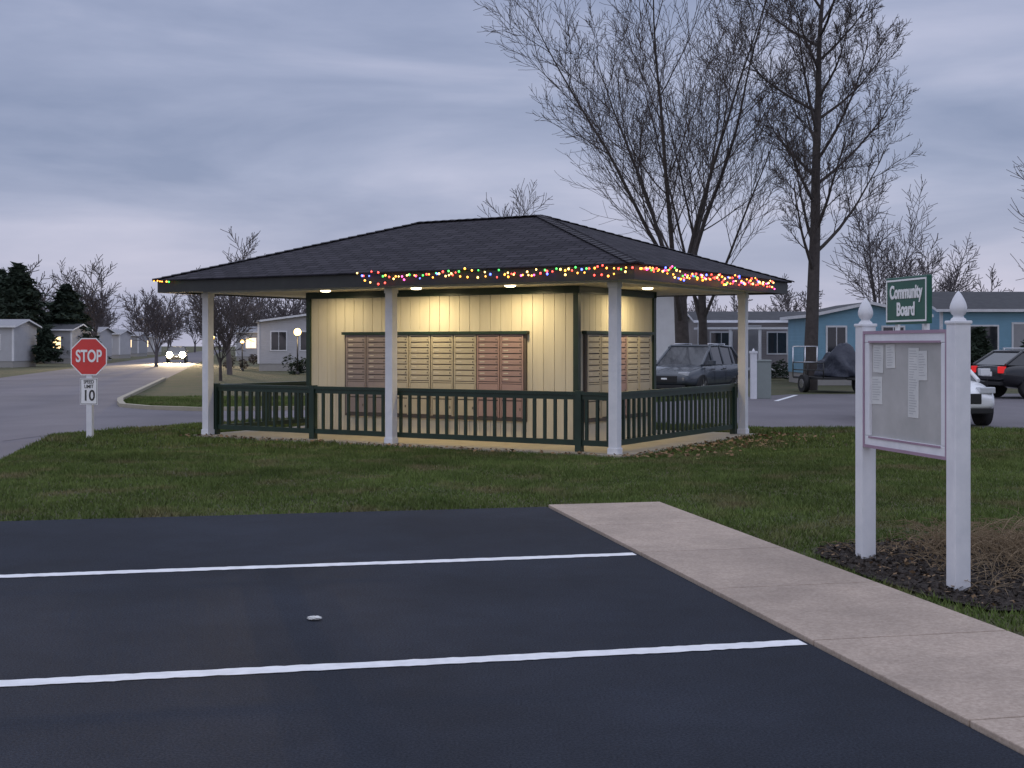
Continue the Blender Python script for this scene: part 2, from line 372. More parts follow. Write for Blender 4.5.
f=[(*A2,ze),(*A3,ze),R0,R1]; b.poly(f,0,uv=roofuv(f,0))
f=[(*A1,ze),(*A2,ze),R1]; b.poly(f,0,uv=roofuv(f,1))
f=[(*A3,ze),(*A0,ze),R0]; b.poly(f,0,uv=roofuv(f,1))
b.poly([(*A3,ze-.02),(*A2,ze-.02),(*A1,ze-.02),(*A0,ze-.02)],0)
for a,c in((A0,A1),(A1,A2),(A2,A3),(A3,A0)): b.poly([(*a,ze-.02),(*c,ze-.02),(*c,ze),(*a,ze)],0)
b.build('roof',[M_shingle],pav)
# hip and ridge cap shingles
b=MB()
def cap(a,c):
    a=Vector(a);c=Vector(c);L=(c-a).length;n=int(L/.16);d=(c-a)/n; dd=d.normalized(); sd_=dd.cross(Vector((0,0,1))).normalized(); up=sd_.cross(dd)
    for i in range(n):
        s0=a+d*i; s1=a+d*(i+1.15)
        for sg in(-1,1):
            w0=sd_*sg*.11-up*.022
            b.poly([tuple(s0+up*.026),tuple(s1+up*.014),tuple(s1+up*.014+w0),tuple(s0+up*.026+w0)])
            b.poly([tuple(s0+up*.026),tuple(s0+up*.026+w0),tuple(s0+up*.004+w0),tuple(s0+up*.004)])
cap((*A0,ze),R0)
cap((*A3,ze),R0); cap((*A1,ze),R1); cap((*A2,ze),R1); cap(R0,R1)
b.build('ridge_caps',[mat('cap_shingles',(.026,.024,.032),(.045,.042,.051),scale=12,rough=.9)],pav)
# railings
rail=MB()
def railrun(ax,c,a,bb,newels):
    def bx(s0,s1,w,z0,z1):
        if ax==0: rail.box(s0,s1,c-w,c+w,z0,z1)
        else: rail.box(c-w,c+w,s0,s1,z0,z1)
    bx(a,bb,.045,.87,.915); bx(a,bb,.022,.80,.868); bx(a,bb,.022,.13,.21)
    n=int((bb-a)/.175)
    for i in range(n+1):
        s=a+(bb-a)*i/n; bx(s-.021,s+.021,.0205,.211,.799)
    for s in newels: bx(s-.05,s+.05,.05,.0405,.93)
railrun(0,.14,-7.92,0,[-7.86,-5.67,-.65])
railrun(1,-.14,.2,5,[.25,4.9])
railrun(1,-7.78,.2,5,[4.9])
rail.build('railing',[M_green],pav)
# ceiling lamps (lit); front ones beside the middle lamp added to spread wall light
M_lamp=emis('lamp_lens',(1,.82,.5),7)
lf=MB()
for i,(lx,ly,P) in enumerate(((-4.0,.74,22),(-2.2,.74,20),(-5.9,.74,10),(-.76,2.7,22),(-7.35,2.6,8))):
    lf.lathe([(.001,-.030),(.06,-.027),(.085,-.016),(.09,0)],(lx,ly,2.534),14,0)
    l=bpy.data.lights.new('lamp_light','AREA'); l.shape='DISK'; l.size=.2; l.energy=P; l.color=(1,.80,.43); l.spread=math.radians(175)
    o=bpy.data.objects.new('lamp_light',l); COL.objects.link(o); o.parent=pav; o.location=(lx,ly,2.49)
lf.build('ceiling_lamps',[M_lamp],pav)

# string lights
sle=empty('string_lights',PO,AN)
cols=[((1,.04,.02),5),((.03,.9,.08),2.8),((.06,.12,1),6),((1,.35,.02),5),((1,.06,.35),5),((1,.6,.15),5)]
bm=[emis('bulb_%d'%i,c,s) for i,(c,s) in enumerate(cols)]
b=MB(); prev=None
def swag(path,start,end,step=.075,amp=.07,zc=2.655):
    s=start; ph=random.random()*6; fr=random.uniform(2.2,3.2)
    prev=None
    while s<end:
        z=zc+math.sin(s*fr+ph)*amp+math.sin(s*7.7+ph)*amp*.45+random.gauss(0,.008)
        pt=path(s,z)
        if prev: b.tube(prev,pt,.004,n=4,mi=6,cap=False)
        prev=pt
        bulb=(pt[0]+random.uniform(-.02,.02),pt[1]+random.uniform(-.02,.0),pt[2]+random.uniform(-.035,.035))
        b.ball(bulb,random.uniform(.012,.018),random.choice([0,0,0,1,2,3,3,3,4,5,5]))
        s+=step*random.uniform(.5,1.5)
front=lambda s,z:(X1-s,Y0-.085,z)
side=lambda s,z:(X1+.085,Y0+s,z)
swag(front,0,4.75,step=.085,amp=.035); swag(front,.1,4.6,step=.12,amp=.035,zc=2.61)
swag(side,0,5.3,step=.085,amp=.04,zc=2.64); swag(side,.1,5.3,step=.09,amp=.04,zc=2.62)
swag(front,8.75,9.15,step=.07,amp=.03)
b.build('bulbs_and_wire',bm+[M_fascia],sle)

# ---------------------------------------------------------------- stop sign
st=empty('stop_sign',(-7.27,22.4,0),math.radians(-4))
M_red=mat('sign_red',(.60,.02,.025),(.66,.03,.03),rough=.35); M_sgnw=mat('sign_white',(.8,.8,.8),rough=.35); M_sgnb=mat('sign_black',(.02,.02,.02),rough=.4)
b=MB(); b.box(-.05,.05,-.05,.05,0,1.62); b.build('post',[M_white],st,bevel=.006)
def octo(r,y,mi,b):
    b.poly([(r*math.cos(math.radians(22.5+45*i)),y,1.40+r*math.sin(math.radians(22.5+45*i))) for i in range(8)][::1],mi)
b=MB(); octo(.345,-.056,1,b); octo(.325,-.059,0,b)
for i in range(8):
    a0=math.radians(22.5+45*i);a1=math.radians(67.5+45*i)
    b.poly([(.345*math.cos(a0),-.056,1.4+.345*math.sin(a0)),(.345*math.cos(a1),-.056,1.4+.345*math.sin(a1)),(.345*math.cos(a1),-.052,1.4+.345*math.sin(a1)),(.345*math.cos(a0),-.052,1.4+.345*math.sin(a0))],1)
b.poly([(.345*math.cos(math.radians(22.5-45*i)),-.052,1.40+.345*math.sin(math.radians(22.5-45*i))) for i in range(8)],2)
b.build('octagon',[M_red,M_sgnw,M_chrome],st)
RX=Matrix.Rotation(math.radians(90),4,'X')
text('stop_text','STOP',.29,Matrix.Translation((0,-.062,1.40))@RX,M_sgnw,st,offset=.007,sx=.66)
b=MB(); b.box(-.155,.155,-.056,-.052,.575,1.03,0); b.build('speed_plate',[M_sgnw],st)
b=MB()
for a in((-.145,.145,.585,.593),(-.145,.145,1.012,1.02)): b.box(a[0],a[1],-.059,-.0565,a[2],a[3])
for a in((-.145,-.137),(.137,.145)): b.box(a[0],a[1],-.059,-.0565,.5935,1.0115)
b.build('plate_border',[M_sgnb],st)
text('speed_text','SPEED',.085,Matrix.Translation((0,-.059,.965))@RX,M_sgnb,st,offset=.001,sx=.8)
text('limit_text','LIMIT',.085,Matrix.Translation((0,-.059,.885))@RX,M_sgnb,st,offset=.001,sx=.8)
text('ten_text','10',.26,Matrix.Translation((0,-.059,.725))@RX,M_sgnb,st,offset=.004,sx=.85)

# ---------------------------------------------------------------- community board
cb=empty('community_notice_board',(2.63,9.67,0),math.radians(-78))
LB=1.27
b=MB()
for x in(0,LB):
    b.box(x-.056,x+.056,-.056,.056,0,1.74); 
    b.box(x-.064,x+.064,-.064,.064,1.735,1.758)
    b.lathe([(.05,1.757),(.050,1.768),(.034,1.778),(.031,1.79),(.044,1.80),(.054,1.822),(.055,1.845),(.048,1.872),(.036,1.90),(.022,1.925),(.010,1.942),(.001,1.952)],(x,0,0),16)
b.build('posts',[M_white],cb,bevel=.008)
b=MB(); xa,xb=.060,LB-.060; za,zb=.85,1.70
b.box(xa,xb,-.045,-.005,za,za+.085); b.box(xa,xb,-.045,-.005,zb-.085,zb)
b.box(xa,xa+.08,-.045,-.005,za+.0855,zb-.0855); b.box(xb-.08,xb,-.045,-.005,za+.0855,zb-.0855)
b.build('frame',[M_white],cb,bevel=.006)
b=MB(); 
b.box(xa-.002,xb+.002,-.052,-.0455,za-.002,za+.02); b.box(xa-.002,xb+.002,-.052,-.0455,zb-.02,zb+.002)
b.box(xa-.002,xa+.016,-.052,-.0455,za+.0205,zb-.0205); b.box(xb-.016,xb+.002,-.052,-.0455,za+.0205,zb-.0205)
b.box(xa+.08,xb-.08,-.052,-.0455,za+.07,za+.084);b.box(xa+.08,xb-.08,-.052,-.0455,zb-.084,zb-.07)
b.build('frame_trim',[mat('mauve_trim',(.30,.20,.27),(.38,.26,.34),rough=.5)],cb)
M_panel=mat('cork_grey',(.34,.34,.33),(.48,.47,.46),scale=2.2,rough=.35,spec=.6)
b=MB(); b.box(xa+.0805,xb-.0805,-.02,-.006,za+.086,zb-.086); b.build('backing_panel',[M_panel],cb)
b=MB(); b.box(xa,xb,-.0045,.02,za,zb); b.build('back',[M_white],cb)
M_paper=mat('paper',(.58,.59,.58),(.68,.68,.66),rough=.6); M_ink=mat('ink',(.35,.35,.37),rough=.7)
b=MB()
for (px,pz,pw,ph,r) in ((.24,1.50,.15,.2,.03),(.22,1.27,.16,.2,-.02),(.42,1.52,.13,.17,-.04),(.74,1.34,.14,.48,.01),(.86,1.46,.12,.2,-.03)):
    Mx=Matrix.Translation((px,0,pz))@Matrix.Rotation(r,4,'Y')
    b.box(-pw/2,pw/2,-.024,-.021,-ph/2,ph/2,0,Mx)
    k=ph/2-.02
    while k>-ph/2+.02:
        b.box(-pw/2+.015,pw/2-.015-random.random()*pw*.4,-.0255,-.0245,k-.003,k,1,Mx); k-=.018
b.build('notices',[M_paper,M_ink],cb)
gx=.66
M_sg=mat('sign_green',(.010,.085,.055),(.014,.10,.065),rough=.35)
b=MB(); b.box(gx-.29,gx+.29,-.035,.0,1.745,2.075,0); b.build('name_plate',[M_sg],cb,bevel=.006)
b=MB()
zz0,zz1,xx0,xx1=1.762,2.058,gx-.275,gx+.275
b.box(xx0,xx1,-.039,-.0355,zz0,zz0+.012); b.box(xx0,xx1,-.039,-.0355,zz1-.012,zz1); b.box(xx0,xx0+.012,-.039,-.0355,zz0+.0125,zz1-.0125); b.box(xx1-.012,xx1,-.039,-.0355,zz0+.0125,zz1-.0125)
for xx in(gx-.2,gx+.2): b.box(xx-.02,xx+.02,.001,.02,1.62,2.0)
b.build('plate_border',[M_sgnw],cb)
text('community_text','Community',.128,Matrix.Translation((gx,-.0385,1.965))@RX,M_sgnw,cb,offset=.004,sx=.72)
text('board_text','Board',.128,Matrix.Translation((gx,-.0385,1.845))@RX,M_sgnw,cb,offset=.004,sx=.8)

# ---------------------------------------------------------------- trees
def rotv(d,ax,ang): return Matrix.Rotation(ang,3,ax)@d
def grow(R,segs,pos,d,L,r,lvl,prm):
    ns=prm['ns'][lvl]; step=L/ns; wob=prm['wob'][lvl]; up=prm['up'][lvl]; rt=r
    pts=[]
    rend=max(r*prm['tap'][lvl],.004)
    for i in range(ns):
        d=(d+Vector((R.gauss(0,wob),R.gauss(0,wob),R.gauss(0,wob)+up))).normalized()
        np_=pos+d*step; rn=r+(rend-r)*(i+1)/ns
        segs.append((pos[:],np_[:],rt,rn,lvl)); pts.append((pos.copy(),np_.copy(),d.copy(),rt,rn)); pos=np_; rt=rn
    if lvl+1>=prm['levels']: return
    nch=prm['nch'][lvl]; t0=prm['t0'][lvl]
    az=R.random()*6.28
    for c in range(nch):
        t=t0+(1-t0)*(c+R.random()*.8)/nch; t=min(t,.995)
        k=int(t*ns); fr=t*ns-k; a,bq,dd,ra,rb=pts[k]
        pp=a.lerp(bq,fr); rr_=ra+(rb-ra)*fr
        az+=2.4+R.gauss(0,.3)
        perp=dd.orthogonal().normalized(); perp=rotv(perp,dd,az)
        ang=math.radians(R.gauss(prm['ang'][lvl],7))
        cd_=(dd*math.cos(ang)+perp*math.sin(ang)).normalized()
        cl=L*prm['rat'][lvl]*(1-prm['dec'][lvl]*t)*R.uniform(.7,1.25)
        grow(R,segs,pp,cd_,cl,min(rr_*.75,r*prm['rr'][lvl]*(1-.45*t)),lvl+1,prm)
def segs_mesh(name,segs,mats,sides=(8,7,5,4,3,3),parent=None,thick_lvl=2,T=None,minr=0):
    Vs=[];Fs=[];Ms=[];off=0
    S=np.array([(*a,*c,r0,r1,l) for a,c,r0,r1,l in segs])
    for l in range(6):
        s=S[S[:,8]==l]
        if len(s)==0: continue
        n=sides[l]; A=s[:,0:3];B=s[:,3:6]; D=B-A; D/=np.linalg.norm(D,axis=1)[:,None]+1e-9
        ref=np.where(np.abs(D[:,2:3])<.9,np.array([[0,0,1.]]),np.array([[1.,0,0]]))
        U=np.cross(D,ref); U/=np.linalg.norm(U,axis=1)[:,None]; W_=np.cross(D,U)
        q_=np.arange(n)*2*np.pi/n; cs=np.cos(q_)[None,:,None]; sn=np.sin(q_)[None,:,None]
        r0=np.maximum(s[:,6],minr)[:,None,None]; r1=np.maximum(s[:,7],minr)[:,None,None]
        ring=U[:,None,:]*cs+W_[:,None,:]*sn
        V=np.concatenate([A[:,None,:]+ring*r0,(B+D*r1[:,:,0]*.3)[:,None,:]+ring*r1],axis=1)
        i=np.arange(n); j=(i+1)%n
        f=np.stack([i,n+i,n+j,j],axis=1)[None]+ (np.arange(len(s))*2*n)[:,None,None]+off
        Vs.append(V.reshape(-1,3)); Fs.append(f.reshape(-1,4)); Ms.append(np.full(len(s)*n,0 if l<thick_lvl else 1)); off+=len(s)*2*n
    return np_mesh(name,np.concatenate(Vs),np.concatenate(Fs),mats,np.concatenate(Ms),parent,smooth=True)
VASE=dict(levels=5,ns=[5,14,10,7,5],wob=[.02,.035,.05,.07,.09],up=[.0,.028,.045,.05,.05],tap=[.75,.12,.2,.3,.5],nch=[6,13,10,7],t0=[.55,.18,.15,.12],ang=[25,35,34,34],rat=[2.75,.46,.46,.48],dec=[.1,.5,.35,.3],rr=[.5,.30,.38,.5])
LEAD=dict(levels=5,ns=[18,11,8,6,5],wob=[.015,.035,.05,.07,.09],up=[.01,.07,.06,.05,.05],tap=[.06,.12,.2,.35,.5],nch=[28,11,8,6],t0=[.24,.2,.15,.15],ang=[50,36,36,36],rat=[.33,.46,.48,.48],dec=[.55,.4,.35,.3],rr=[.30,.36,.42,.5])
def tree(name,base,H,r,prm,seed,mats=(M_bark,M_twig),lean=(0,0),minr=.011,fork=0):
    R=random.Random(seed); segs=[]
    d=Vector((lean[0],lean[1],1)).normalized()
    grow(R,segs,Vector((0,0,-.1)),d,H,r,0,prm)
    o=segs_mesh(name,segs,list(mats),minr=minr); o.location=(base[0],base[1],0); return o,segs
tree('bare_tree',(6.5,49,0),4.4,.30,VASE,21,lean=(-.05,0),minr=.0075)
VS=dict(VASE); VS['nch']=[4,11,8,6]; VS['ang']=[22,33,34,34]
tree('bare_tree',(7.6,51.5,0),3.9,.20,VS,5,lean=(.03,0),minr=.0075)
tree('bare_tree',(10.55,46,0),17.5,.27,LEAD,8,lean=(.02,0),minr=.0075)
# mid-size trees
MID=dict(VASE); MID['levels']=4; MID['nch']=[7,14,11]; MID['ns']=[4,9,6,4]; MID['ang']=[27,40,40]; MID['rat']=[2.6,.42,.46]
MIDN=dict(MID); MIDN['ang']=[19,36,38]
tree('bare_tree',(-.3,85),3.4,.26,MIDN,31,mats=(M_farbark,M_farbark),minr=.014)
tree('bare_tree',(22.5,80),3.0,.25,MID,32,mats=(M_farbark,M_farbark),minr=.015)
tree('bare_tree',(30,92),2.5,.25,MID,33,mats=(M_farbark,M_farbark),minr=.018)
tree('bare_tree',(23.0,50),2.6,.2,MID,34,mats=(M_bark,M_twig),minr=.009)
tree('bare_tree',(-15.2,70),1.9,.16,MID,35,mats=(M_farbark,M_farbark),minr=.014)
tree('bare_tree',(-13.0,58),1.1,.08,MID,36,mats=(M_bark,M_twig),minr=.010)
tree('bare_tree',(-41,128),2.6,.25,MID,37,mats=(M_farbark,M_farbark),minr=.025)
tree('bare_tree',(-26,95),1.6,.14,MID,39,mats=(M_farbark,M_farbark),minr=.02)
# distant tree line : one object
R=random.Random(99); protos=[]
FAR=dict(VASE); FAR['levels']=4; FAR['nch']=[6,9,8]; FAR['ns']=[3,5,4,3]; FAR['ang']=[30,40,40]
for sd_ in range(5):
    s_=[]; grow(random.Random(200+sd_),s_,Vector((0,0,0)),Vector((0,0,1)),2.6,.22,0,FAR); protos.append(s_)
allseg=[]
def put(x,y,sc):
    pr=R.choice(protos); a=R.random()*6.28; ca,sa=math.cos(a)*sc,math.sin(a)*sc
    for A,B,r0,r1,l in pr:
        allseg.append(((A[0]*ca-A[1]*sa+x,A[0]*sa+A[1]*ca+y,A[2]*sc),(B[0]*ca-B[1]*sa+x,B[0]*sa+B[1]*ca+y,B[2]*sc),r0*sc,r1*sc,l))
for i in range(34):
    x=-110+i*3.2+R.uniform(-2,2); 
    put(x,R.uniform(230,290),R.uniform(.9,1.4))
for i in range(26):
    put(-15+i*6.2+R.uniform(-3,3),R.uniform(150,210),R.uniform(.7,1.1))
for i in range(14):
    yy=R.uniform(120,220); put(rl(yy)-R.uniform(10,30),yy,R.uniform(.55,.9))
for i in range(10):
    yy=R.uniform(120,230); put(rr(yy)+R.uniform(6,24),yy,R.uniform(.5,.9))
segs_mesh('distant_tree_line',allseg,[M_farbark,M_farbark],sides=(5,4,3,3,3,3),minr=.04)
# conifers / hedges made of small needle tufts
def foliage(name,fn,n,size,m,base=(0,0)):
    C=fn(n); th=RNG.uniform(0,2*np.pi,n); ph=RNG.uniform(-.7,.5,n)
    D=np.stack([np.cos(th)*np.cos(ph),np.sin(th)*np.cos(ph),np.sin(ph)],1)
    S_=RNG.normal(size=(n,3)); S_/=np.linalg.norm(S_,axis=1)[:,None]; sz=size*RNG.uniform(.6,1.4,n)[:,None]
    V=np.stack([C-S_*sz*.35,C+S_*sz*.35,C+D*sz],1).reshape(-1,3); F=np.arange(3*n).reshape(-1,3)
    o=np_mesh(name,V,F,[m]); o.location=(base[0],base[1],0); return o
def conef(H,Rr,z0=.4):
    def f(n):
        t=RNG.uniform(0,1,n)**.75; t=1-t; z=z0+t*(H-z0); lay=.85+.15*np.sin(z*6.5); a=RNG.uniform(0,2*np.pi,n)
        lob=1+.28*np.sin(a*3+z*1.3)+.12*np.sin(a*7+z*3); r=Rr*(1-t)**.7*lay*lob*np.sqrt(RNG.uniform(.25,1.15,n)); return np.stack([r*np.cos(a),r*np.sin(a),z],1)
    return f
def blobf(rx,ry,h,cl=14):
    cc=np.stack([RNG.uniform(-rx,rx,cl),RNG.uniform(-ry,ry,cl),RNG.uniform(.2*h,.75*h,cl)],1)
    def f(n):
        k=RNG.integers(0,cl,n); v=RNG.normal(size=(n,3)); v/=np.linalg.norm(v,axis=1)[:,None]; rad=.38*h*RNG.uniform(.5,1,n)[:,None]
        P=cc[k]+v*rad; P[:,2]=np.abs(P[:,2]); return P
    return f
for (x,y,H,Rr) in ((-42.5,112,8.6,3.8),(-46.5,118,8.4,3.8),(-39.8,116,7.0,3.0),(-61,160,9,3)):
    foliage('pine_tree',conef(H,Rr),6500,.5,M_needle,(x,y))
foliage('evergreen_shrub',conef(3.0,1.1),2200,.28,M_needle,(-34.4,96))
foliage('evergreen_shrub',conef(2.3,.8),2200,.22,M_needle,(18.3,51))
foliage('evergreen_shrub',conef(1.9,.7),1800,.2,M_needle,(20.1,50.5))
M_rust=mat('brown_shrub',(.06,.045,.035),(.10,.075,.055),scale=3,rough=.9)
foliage('shrub',blobf(1.6,.7,1.1),1500,.16,M_needle,(-10.5,71))
foliage('shrub',blobf(1.6,.5,.9),1500,.14,M_needle,(10.8,58.5))
foliage('shrub',blobf(2.0,.6,.9),1500,.14,M_rust,(-17.5,88))

# ---------------------------------------------------------------- houses
M_winlit=emis('lit_window',(1,.68,.32),2.4); M_porchl=emis('porch_lamp',(1,.72,.36),14)
def house(name,x,y,L,D,h,rise,wallm,roofm=M_farroof,ridge='x',rz=0,wins=(),door=None,lit=(),ov=.3,trim=None,porch=False):
    """front face is y=0 in local space, facing -y; x from 0..L"""
    e=empty(name,(x,y,0),rz); trim=trim or M_white
    b=MB(); b.box(0,L,0,D,.45,h); 
    if ridge=='x':
        for xx in(0,L): b.poly([(xx,0,h),(xx,D,h),(xx,D/2,h+rise)] if xx==L else [(xx,D,h),(xx,0,h),(xx,D/2,h+rise)])
    else:
        for yy in(0,D): b.poly([(0,yy,h),(L,yy,h),(L/2,yy,h+rise)])
    b.build('walls',[wallm],e)
    b=MB(); b.box(.03,L-.03,.03,D-.03,0,.45); b.build('skirting',[M_far_skirt],e)
    b=MB(); t=.12
    if ridge=='x':
        sl=rise/(D/2); zz=h-ov*sl
        for (ya,yb) in((-ov,D/2),(D+ov,D/2)):
            q1=[(-ov,ya,zz),(L+ov,ya,zz),(L+ov,yb,h+rise),(-ov,yb,h+rise)]
            b.poly([(a_,b_,c_+t) for a_,b_,c_ in q1]); b.poly(q1)
            b.poly([q1[0],q1[1],(q1[1][0],q1[1][1],q1[1][2]+t),(q1[0][0],q1[0][1],q1[0][2]+t)],1)
            for i,j in((1,2),(3,0)): b.poly([q1[i],q1[j],(q1[j][0],q1[j][1],q1[j][2]+t),(q1[i][0],q1[i][1],q1[i][2]+t)],1)
    else:
        sl=rise/(L/2); zz=h-ov*sl
        for (xa,xb) in((-ov,L/2),(L+ov,L/2)):
            q1=[(xa,-ov,zz),(xa,D+ov,zz),(xb,D+ov,h+rise),(xb,-ov,h+rise)]
            b.poly([(a_,b_,c_+t) for a_,b_,c_ in q1]); b.poly(q1)
            for i,j in((0,1),(1,2),(3,0)): b.poly([q1[i],q1[j],(q1[j][0],q1[j][1],q1[j][2]+t),(q1[i][0],q1[i][1],q1[i][2]+t)],1)
    b.build('roof',[roofm,trim],e)
    b=MB()
    for k,(wx,wz,ww,wh) in enumerate(wins):
        b.box(wx-.07,wx+ww+.07,-.04,-.002,wz-.07,wz+wh+.07,0); b.box(wx,wx+ww/2-.02,-.048,-.0405,wz,wz+wh,2 if k in lit else 1); b.box(wx+ww/2+.02,wx+ww,-.048,-.0405,wz,wz+wh,2 if k in lit else 1)
    if door is not None:
        b.box(door-.08,door+.98,-.04,-.002,.5,2.58,0); b.box(door,door+.9,-.055,-.0405,.5,2.5,3); b.box(door-.3,door+1.2,-1.0,-.06,0,.22,4); b.box(door-.3,door+1.2,-.6,-.06,.221,.45,4)
        if porch:
            b.ball((door+1.2,-.14,2.2),.13,5,10)
            l=bpy.data.lights.new('porch_glow','POINT'); l.energy=45; l.color=(1,.68,.34); l.shadow_soft_size=.12; o=bpy.data.objects.new('porch_glow',l); COL.objects.link(o); o.parent=e; o.location=(door+1.2,-.45,2.2)
    for xx in(0,L): b.box(xx-.06,xx+.06,-.03,.08,.45,h-.01,0)
    b.build('windows_and_door',[trim,M_glass,M_winlit,M_doorm,M_kerb,M_porchl],e)
    return e
M_far_skirt=mat('skirting',(.30,.29,.28),rough=.8); M_doorm=mat('door_paint',(.3,.3,.32),rough=.5)
S_white=siding('white_siding',(.55,.55,.59)); S_tan=siding('greige_siding',(.36,.33,.34)); S_blue=siding('light_blue_siding',(.23,.43,.58),.15); S_grey=siding('pale_grey_siding',(.42,.42,.45))
S_bright=siding('bright_white_siding',(.78,.79,.83),.2,True)
house('white_house',-1.0,55,8.25,12,3.75,.7,S_bright,ridge='y',wins=((5.2,1.4,.9,1.2),))
house('greige_manufactured_home',9.2,64,13.5,5,2.75,.45,S_tan,wins=((.6,1.2,1.0,1.0),(3.4,1.2,.9,1.0),(6.0,1.2,1.2,1.0)),door=2.1,lit=())
house('light_blue_manufactured_home',12.0,51.5,4.3,5,2.75,.45,S_blue,ridge='y',wins=((.5,1.2,.7,1.1),(2.7,1.3,.8,1.0)),trim=M_white)
house('light_blue_manufactured_home',18.5,56,13,6,3.1,.8,S_blue,wins=((1.2,1.4,1.2,1.0),(4.6,1.4,1.0,1.0),(8.0,1.4,1.0,1.0)),door=3.1)
house('white_manufactured_home',-15.6,80,9,9,3.0,.6,S_white,ridge='y',wins=((.8,1.3,.9,1.1),(2.6,1.3,.9,1.1)),lit=())
M_paleroof=mat('pale_metal_roof',(.22,.22,.24),(.28,.28,.30),rough=.6)
def lhome(name,y,off,L,wm,lit,h=2.9,roof=None,D=4.6,porch=True):
    house(name,rl(y)-off-L,y,L,D,h,.45,wm,roofm=roof or M_paleroof,rz=0,wins=((.8,1.3,.9,1),(L*.42,1.3,1.1,1),(L-2,1.3,1.1,1)),lit=lit,door=L*.6,porch=porch)
lhome('white_manufactured_home',92,4.6,12,S_white,(),porch=False)
lhome('white_manufactured_home',112,3.2,12,S_grey,(2,),roof=M_farroof)
lhome('white_manufactured_home',132,3.2,12,S_white,(2,))
lhome('white_manufactured_home',154,3.2,12,S_white,(1,2))
lhome('white_manufactured_home',180,3.2,12,S_grey,(2,))
lhome('white_manufactured_home',210,3.2,12,S_white,(1,2))
house('white_manufactured_home',-28,132,10,5,2.9,.5,S_white,wins=((1,1.3,1,1),(4,1.3,1,1),(7,1.3,1,1)),lit=(0,),door=2.4,roofm=M_paleroof,porch=True)
house('white_manufactured_home',-36,170,12,5,2.9,.5,S_white,wins=((1,1.3,1,1),(5,1.3,1,1),(9,1.3,1,1)),lit=(0,1),door=3.0,roofm=M_paleroof,porch=True)
house('grey_manufactured_home',34,60,14,6,3.0,1.0,S_grey,wins=((1,1.3,1,1),(5,1.3,1.4,1)))
# porch of greige home
b=MB()
for x in(9.0,10.4,11.8,13.2): b.box(x-.06,x+.06,61.9,62.02,0,2.35)
b.box(8.9,13.3,61.85,63.6,2.351,2.45); b.box(8.9,13.3,61.9,63.6,.4,.5)
b.build('white_porch',[M_white])

# lamp post with lit globe
def lamp_post(x,y,h,r=.16,en=20):
    e=empty('street_lamp',(x,y,0)); b=MB(); b.tube((0,0,0),(0,0,h),.05,.035,10,0); b.lathe([(.09,0),(.1,.12),(.05,.2)],(0,0,0),10,0); b.lathe([(.04,0),(.09,.03),(.09,.05),(.02,.06)],(0,0,h-.03),10,0)
    b.build('pole',[M_sgnb],e); b=MB(); b.ball((0,0,h+r),r,0,12); b.build('globe',[emis('lamp_globe',(1,.60,.18),7)],e)
    l=bpy.data.lights.new('glow','POINT'); l.energy=en; l.color=(1,.7,.35); l.shadow_soft_size=.2; o=bpy.data.objects.new('glow',l); COL.objects.link(o); o.parent=e; o.location=(0,-.3,h+.1)
lamp_post(-11.55,70,2.1,.2,60); lamp_post(-16.6,80,1.7,.12,25)
lamp_post(-42.2,125,2.2,.2,60); lamp_post(-34.5,150,2.2,.22,60)

